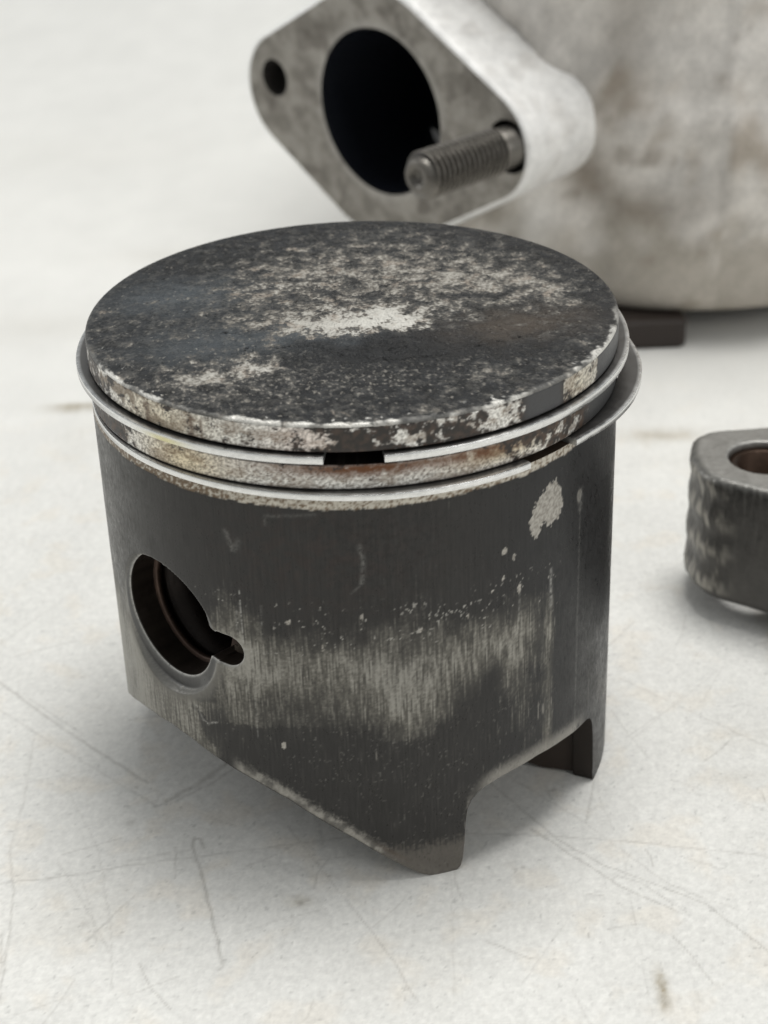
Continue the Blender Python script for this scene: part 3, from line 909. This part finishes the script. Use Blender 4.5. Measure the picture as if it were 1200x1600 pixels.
def cast_col(p, q, seed, base=(.69, .655, .61)):
    n = fbm(p * .055, q * .055, 4, seed, .6)
    n2 = fbm(p * .35, q * .35, 4, seed + 3, .6)
    c = mix(np.array(base) * (.72 + .16 * (base[0] > .8)), np.array(base) * 1.12, ss(.3, .7, n * .6 + n2 * .4))
    c = mix(c, [.33, .275, .215], (.25 if base[0] > .8 else .75) * ss(.55, .72, fbm(p * .05 + 3, q * .05, 4, seed + 7, .6)))
    c = mix(c, [.26, .22, .18], (.2 if base[0] > .8 else .6) * ss(.66, .76, fbm(p * .11 + 8, q * .11, 3, seed + 9, .6)))
    return c


# barrel
prof = [(46.0, 4.7), (50.8, 4.7), (52.5, 5.0), (53.6, 5.8), (54.3, 7.2), (54.7, 9.3), (54.8, 13.2), (54.8, 16.5), (54.3, 20)] + [(54.1 + .45 * math.sin(k * .45), 20 + k * 3.0) for k in range(1, 34)] + [(50, 124), (.1, 126)]
prof = np.array(prof)
zf = np.concatenate([np.linspace(prof[i, 1], prof[i + 1, 1], 3)[:2] for i in range(len(prof) - 1)] + [[prof[-1, 1]]])
rf = np.concatenate([np.linspace(prof[i, 0], prof[i + 1, 0], 3)[:2] for i in range(len(prof) - 1)] + [[prof[-1, 0]]])
BV = lathe(np.stack([rf, zf], -1), 360)
ang = np.linspace(0, 2 * np.pi, 360, endpoint=False)[:, None]
uu = np.broadcast_to(ang * 54, BV.shape[:2])
zz = BV[..., 2]
bump = (fbm(uu * .06, zz * .06, 3, 301) - .5) * 5.0 * ss(6, 26, zz) + (fbm(uu * .5, zz * .5, 3, 303) - .5) * .25
us = np.broadcast_to((ang + np.pi) % (2 * np.pi) - np.pi, zz.shape) * 54
bump = bump + 4.5 * gs(us, zz, 3, 36, 15, 15) - 2.6 * gs(us, zz, -22, 27, 4.5, 13) + 2.0 * gs(us, zz, -31, 30, 3.5, 16) + 2.5 * gs(us, zz, 38, 60, 12, 16) + 2.0 * gs(us, zz, 4, 80, 22, 6)
sc = 1 + bump / 54
BV = np.concatenate([BV[..., :2] * sc[..., None], BV[..., 2:]], -1)
BV = BV + OFF
bc = cast_col(uu, zz, 305)
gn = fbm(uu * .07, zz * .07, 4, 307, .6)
bc = mix(bc, [.30, .262, .205], .62 * ss(26, 12, zz + (gn - .5) * 42))  # brown low flank: dirt and the shading under the curve, painted together
bc = mix(bc, [.17, .135, .10], .75 * gs(us, zz, -23, 29, 3.2, 3.0) + .55 * gs(us, zz, -14, 24, 7, 2.4) + .5 * gs(us, zz, -8, 62, 2.6, 2.6) + .35 * gs(us, zz, -17, 52, 3, 10) + .3 * gs(us, zz, 8, 56, 2, 2))
bc = mix(bc, [.80, .785, .76], .5 * gs(us, zz, -31, 22, 2.6, 10) + .45 * gs(us, zz, 22, 62, 13, 12))  # pale rib, and lighter upper-right shading painted into the colour
bfl = grid_faces(360, BV.shape[1], True, False)
cc = BV.reshape(-1, 3)[bfl].mean(1) - PB0
rel = cc - (cc @ Bb0)[:, None] * Bb0
bfl = bfl[~((np.linalg.norm(rel, axis=1) < 20) & (cc @ Bb0 < 62))]
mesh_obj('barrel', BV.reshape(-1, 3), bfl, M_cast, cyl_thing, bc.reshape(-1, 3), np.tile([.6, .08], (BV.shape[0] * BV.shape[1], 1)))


# flange outline: rounded rhombus (s, z in the plane of its face)
def fillet_poly(corners, radii, n=14):
    out = []
    m_ = len(corners)
    for i in range(m_):
        p = np.array(corners[i], float)
        a = np.array(corners[i - 1], float) - p
        b = np.array(corners[(i + 1) % m_], float) - p
        a /= np.linalg.norm(a)
        b /= np.linalg.norm(b)
        half = math.acos(np.clip(a @ b, -1, 1)) / 2
        r = radii[i]
        c = p + (a + b) / np.linalg.norm(a + b) * r / math.sin(half)
        t0 = p + a * r / math.tan(half)
        t1 = p + b * r / math.tan(half)
        a0 = math.atan2(*(t0 - c)[::-1])
        a1 = math.atan2(*(t1 - c)[::-1])
        d = (a1 - a0 + math.pi) % (2 * math.pi) - math.pi
        out += [c + r * np.array([math.cos(a0 + d * k / n), math.sin(a0 + d * k / n)]) for k in range(n + 1)]
    return np.array(out)


def resample(poly, n):
    P = np.vstack([poly, poly[:1]])
    d = np.r_[0, np.cumsum(np.hypot(*np.diff(P, axis=0).T))]
    t = np.linspace(0, d[-1], n, endpoint=False)
    return np.stack([np.interp(t, d, P[:, 0]), np.interp(t, d, P[:, 1])], -1)


def polar_outline(poly, c, ang):
    """radius of a star-shaped polygon around c in the directions ang"""
    P = resample(poly, 4000) - c
    a = np.arctan2(P[:, 1], P[:, 0])
    r = np.hypot(P[:, 0], P[:, 1])
    o = np.argsort(a)
    a, r = a[o], r[o]
    return np.interp(ang, np.r_[a[-1] - 2 * np.pi, a, a[0] + 2 * np.pi], np.r_[r[-1], r, r[0]])


FL = fillet_poly([(-44.2, -.65), (-1.7, -27.4), (42.7, -1.9), (-.3, 24.1)], [10.8, 20, 9.6, 20])
PC = np.array([0, -.7])
PR = 14.2
na, nr = 720, 70
ang = np.linspace(-np.pi, np.pi, na, endpoint=False)
ro = polar_outline(FL, PC, ang)
t = np.linspace(0, 1, nr)[None]
rr = PR + (ro[:, None] - .8 - PR) * t
F2 = np.stack([PC[0] + rr * np.cos(ang)[:, None], PC[1] + rr * np.sin(ang)[:, None]], -1).reshape(-1, 2)
HL, HR = np.array([-26.2, 1.0]), np.array([29.0, -1.0])


def holes_sdf(x, y):
    return np.minimum(np.hypot(x - HL[0], y - HL[1]) - 3.3, np.hypot(x - HR[0], y - HR[1]) - 4.4)


Fg = grid_faces(na, nr, True)
Fk, F2m, E, mv = sdf_cut(Fg, F2, holes_sdf)


def fl3(s, z, w):
    return PB + np.asarray(s)[..., None] * Bs + np.asarray(z)[..., None] * Bu + np.asarray(w)[..., None] * Bb


fV = fl3(F2m[:, 0], F2m[:, 1], np.zeros(len(F2m)))
fc = mix([.18, .165, .142], [.31, .29, .258], ss(.3, .7, fbm(F2m[:, 0] * .22, F2m[:, 1] * .22, 5, 311, .6)))
rp = np.hypot(F2m[:, 0] - PC[0], F2m[:, 1] - PC[1])
fc = mix(fc, [.42, .40, .37], .5 * np.exp(-((rp - PR - .5) / .8) ** 2))
fc = mix(fc, [.085, .072, .058], .55 * ss(.55, .7, fbm(F2m[:, 0] * .16 + 4, F2m[:, 1] * .16, 4, 313)))
face = (fV, Fk, fc, [.5, .35])
vid, inv = np.unique(E.ravel(), return_inverse=True)
E2 = inv.reshape(-1, 2)
nl = len(vid)
hv = np.concatenate([fV[vid], fV[vid] + Bb * 1.2 + .0, fV[vid] + Bb * 14])
hF = np.concatenate([np.stack([E2[:, 1] + nl * q, E2[:, 0] + nl * q, E2[:, 0] + nl * (q + 1), E2[:, 1] + nl * (q + 1)], -1) for q in range(2)])
hole_w = (hv, hF, [.06, .055, .05], [.5, .3])
TH = 20.0
prof_w = [(-.8, 0), (-.25, .2), (0, .8)] + [(0, .8 + (TH - 3.2) * k / 26) for k in range(1, 26)] + [(-.5, TH - 2.4), (-1.6, TH - .9), (-3.4, TH), (-6, TH + 1.2), (-8.5, TH + 4)]
sv = []
for dr, w in prof_w:
    r = ro + dr
    bumpy = (fbm(ang * 6 + 20, np.full(na, w * .12), 3, 315) - .5) * (.35 if 0 < w else 0)
    r = r + bumpy
    sv.append(fl3(PC[0] + r * np.cos(ang), PC[1] + r * np.sin(ang), np.full(na, float(w))))
sv = np.stack(sv, 1)
_w = np.array([q[1] for q in prof_w])[None]
scol = cast_col(ang[:, None] * 26 + 0 * _w, _w + 0 * ang[:, None], 317, (.82, .81, .79))
side = (sv.reshape(-1, 3), grid_faces(na, len(prof_w), True), scol.reshape(-1, 3), [.5, .1])
# port: dark passage that bends down into the barrel
pv = []
for k in range(26):
    w = k * 2.4
    r = PR if k else PR + .25
    c = PC + np.array([0, -.004 * w * w])
    pv.append(fl3(c[0] + (r) * np.cos(ang[::6]), c[1] + r * np.sin(ang[::6]), np.full(na // 6, w)))
pv.append(fl3(PC[0] + .1 * np.cos(ang[::6]), PC[1] - 14 + .1 * np.sin(ang[::6]), np.full(na // 6, 62.)))
pv = np.stack(pv, 1)
MF = merge([face, hole_w, side])
mesh_obj('flange', *MF[:2], M_cast, cyl_thing, MF[2], MF[3])
mesh_obj('port', pv.reshape(-1, 3), grid_faces(na // 6, pv.shape[1], True, True), M_cast, cyl_thing, np.tile([.012, .014, .020], (pv.shape[0] * pv.shape[1], 1)), np.tile([.35, .2], (pv.shape[0] * pv.shape[1], 1)))
# neck between flange and barrel
nv_ = []
a2 = np.linspace(-np.pi, np.pi, 120, endpoint=False)
for w, rs, rz, dz in ((TH - 2, 25, 17.5, -1), (TH + 1, 25.2, 17, -2), (TH + 4, 27, 18, -4), (TH + 8, 30, 21, -7), (TH + 16, 34, 26, -9), (TH + 26, 37, 29, -10)):
    bb = (fbm(a2 * 3 + 9, np.full(120, w * .1), 3, 321) - .5) * 1.5
    nv_.append(fl3((rs + bb) * np.cos(a2), dz + (rz + bb) * np.sin(a2), np.full(120, float(w))))
nv_ = np.stack(nv_, 1)
mesh_obj('neck', nv_.reshape(-1, 3), grid_faces(120, 6, True), M_cast, cyl_thing, cast_col(nv_[..., 0] * 2, nv_[..., 2] * 2, 323).reshape(-1, 3), np.tile([.6, .08], (720, 1)))


# stud with thread
def axis_lathe(prof, centre, axis, n=64, helix=0.0):
    axis = np.asarray(axis) / np.linalg.norm(axis)
    p1 = np.cross(axis, [0, 0, 1.])
    p1 /= np.linalg.norm(p1)
    p2 = np.cross(axis, p1)
    a = np.linspace(0, 2 * np.pi, n, endpoint=False)[:, None]
    prof = np.asarray(prof, float)
    r = np.broadcast_to(prof[None, :, 0], (n, len(prof)))
    w = prof[None, :, 1] + helix * a / (2 * np.pi) * 0
    return centre + (r * np.cos(a))[..., None] * p1 + (r * np.sin(a))[..., None] * p2 + np.broadcast_to(w, r.shape)[..., None] * axis


so = fl3(HR[0], HR[1], 0.0)
ax = -Bb + Bu * .045
L_st = 21.0
w = np.linspace(3.2, L_st - 1.2, 260)
pitch = 1.12
n = 64
a = np.linspace(0, 2 * np.pi, n, endpoint=False)
tri = np.abs(((w[None] / pitch + a[:, None] / (2 * np.pi)) % 1) - .5) * 2
rth = 2.95 + .80 * ss(.15, .85, tri)
pr = [(3.3, -6), (3.3, 2.6), (3.1, 3.0)] + [(1, q) for q in w] + [(3.0, L_st - .9), (2.6, L_st - .3), (2.3, L_st), (1.4, L_st), (1.2, L_st - .9), (.05, L_st - 1.0)]
SVx = axis_lathe(pr, so, ax, n)
axn = np.asarray(ax) / np.linalg.norm(ax)
cen = so + np.array([q[1] for q in pr])[:, None] * axn
rad_dir = SVx - cen[None]
rad_dir[:, 3:3 + 260] *= rth[..., None]
SVx = cen[None] + rad_dir
sc_ = np.tile([.15, .14, .125], (n, len(pr), 1))
sc_[:, 3:3 + 260] = mix([.03, .027, .024], [.27, .25, .22], (ss(.45, .95, tri)) * (.5 + .7 * fbm(a[:, None] * 3 + 0 * w[None], w[None] * .5 + 0 * a[:, None], 3, 331)))
mesh_obj('threaded_stud', SVx.reshape(-1, 3), grid_faces(n, len(pr), True), M_steel, cyl_thing, sc_.reshape(-1, 3), np.tile([.38, .75], (n * len(pr), 1)))

# dark foot under the barrel
bx0, bx1, by0, by1, bz0, bz1 = 24.0, 54.6, 105.4, 132.0, 0.0, 5.0
q = .5
pts = fillet_poly([(bx0, by0), (bx1, by0), (bx1, by1), (bx0, by1)], [1.2] * 4, 5)
nb = len(pts)
rows_ = []
cen2 = np.array([(bx0 + bx1) / 2, (by0 + by1) / 2])
for sc2, zq in ((.0, bz0), (.97, bz0), (1, bz0 + q), (1, bz1 - q), (.97, bz1), (0, bz1)):
    rows_.append(np.c_[cen2 + (pts - cen2) * sc2, np.full(nb, zq)])
fv = np.stack(rows_, 1)
mesh_obj('foot', fv.reshape(-1, 3), grid_faces(nb, 6, True), M_steel, cyl_thing, np.tile([.026, .018, .014], (nb * 6, 1)), np.tile([.6, 0.], (nb * 6, 1)), smooth=False)
for o in cyl_thing.children:                      # built at world coordinates: bring them under the thing's base
    me = o.data
    co = np.empty(len(me.vertices) * 3, np.float32)
    me.vertices.foreach_get('co', co)
    co = co.reshape(-1, 3) - (OFF * S).astype(np.float32)
    me.vertices.foreach_set('co', co.ravel())
    me.update()

# ------------------------------------------------------------------ steel lever end at the right
lever = thing('steel_lever', 'dark grey rounded steel lever end with a round bore, lying right of the piston', 'metal part', (52, 25, 0))
LO = np.array([52, 25, 0.])
HC = np.array([49.6, 25.4])
out = fillet_poly([(42.4, 33.6), (40.8, 27.0), (41.6, 20.8), (60, 8.2), (80, -5), (96, 8), (80, 26), (60, 35)], [4.5, 8.0, 6.5, 30, 9, 9, 20, 30], 10)
na = 360
ang = np.linspace(-np.pi, np.pi, na, endpoint=False)
ro = polar_outline(out, HC, ang)
HRr = 4.2


def lev_bot(x, y):
    return 3.1 - .6 * ss(24, 30, y) - 3.1 * ss(58, 68, x)


rows_ = []
kinds = []
Zt = 20.0
for f, zt, kd in ([(0, None, 'b')] + [(0, 3.0 + (Zt - 3.4) * k / 14, 'w') for k in range(0, 1)]):
    pass
spec_rows = [('bore', 0, 5), ('bore', 0, Zt - .8), ('top', -.06, Zt - .15), ('top', .04, Zt)] + [('top', .04 + .90 * k / 10, Zt) for k in range(1, 11)] + [('rim', -.5, Zt - .1), ('rim', -.12, Zt - .45)] \
    + [('rim', 0, Zt - 1.0 - (Zt - 5.5) * k / 16) for k in range(0, 17)] + [('under', 0, .8), ('under', -.6, .15), ('under', -1.5, 0), ('under', -3, 0)]
LV = []
LC = []
for kd, f, zq in spec_rows:
    if kd == 'bore':
        r = np.full(na, HRr)
    elif kd == 'top':
        r = HRr + .25 + (ro - 1.0 - HRr - .25) * max(f - .04, 0) / .90
    else:
        r = ro + f
    x, y = HC[0] + r * np.cos(ang), HC[1] + r * np.sin(ang)
    zz = np.full(na, float(zq))
    if kd == 'under':
        zz = lev_bot(x, y) + zq
    if kd == 'rim':
        lb = lev_bot(x, y) + 1.5
        zz = np.where(zz < 12, lb + (zz - 4.5) * (12 - lb) / 7.5, zz)
        # coarse machining waves on the rounded end
        wv = .16 * np.sin(zz * 1.35 + 1) * ss(45, 42, x) + .25 * (fbm(ang * 12 + 60, zz * .6, 3, 341) - .5)
        x, y = x + wv * np.cos(ang), y + wv * np.sin(ang)
        s_ = ss(.50, .74, fbm(ang * 7 + 44, zz * .55, 3, 343) + .16 * np.sin(zz * 1.35 + 1)) * ss(46.0, 41.5, x)
        c = mix([.055, .053, .05], [.10, .096, .09], fbm(x * .3, zz * .3, 3, 345))
        c = mix(c, [.62, .59, .52], s_ * .42)  # worn marks, with highlights on the wave crests painted in
        c = mix(c, [.20, .195, .18], ss(18.8, 19.8, zz) * .8)
    elif kd == 'top':
        c = mix([.24, .235, .22], [.40, .39, .37], fbm(x * .4, y * .4, 3, 347))
        if f < .12:
            c = c * 1.25
    elif kd == 'bore':
        c = np.tile([.030, .018, .010], (na, 1))
    else:
        c = np.tile([.09, .085, .08], (na, 1))
    LV.append(np.stack([x, y, zz], -1))
    LC.append(c)
LV = np.stack(LV, 1)
LC = np.stack(LC, 1)
# close the underside towards the bore
und = np.stack([HC[0] + HRr * np.cos(ang), HC[1] + HRr * np.sin(ang), np.full(na, 4.2)], -1)
LV = np.concatenate([LV, und[:, None]], 1)
LC = np.concatenate([LC, np.tile([.05, .05, .05], (na, 1, 1))], 1)
LV = LV - LO
mesh_obj('lever_body', LV.reshape(-1, 3), grid_faces(na, LV.shape[1], True), M_steel, lever, LC.reshape(-1, 3), np.tile([.40, .7], (LV.shape[0] * LV.shape[1], 1)))
BVv = lathe([(HRr + .02, 4.2), (HRr + .02, 19.2), (HRr - .9, 19.2), (HRr - .9, 4.2)], 64) + np.array([*HC, 0]) - LO
mesh_obj('bush', BVv.reshape(-1, 3), grid_faces(64, 4, True), M_steel, lever, np.tile([.035, .019, .011], (256, 1)), np.tile([.4, .7], (256, 1)))
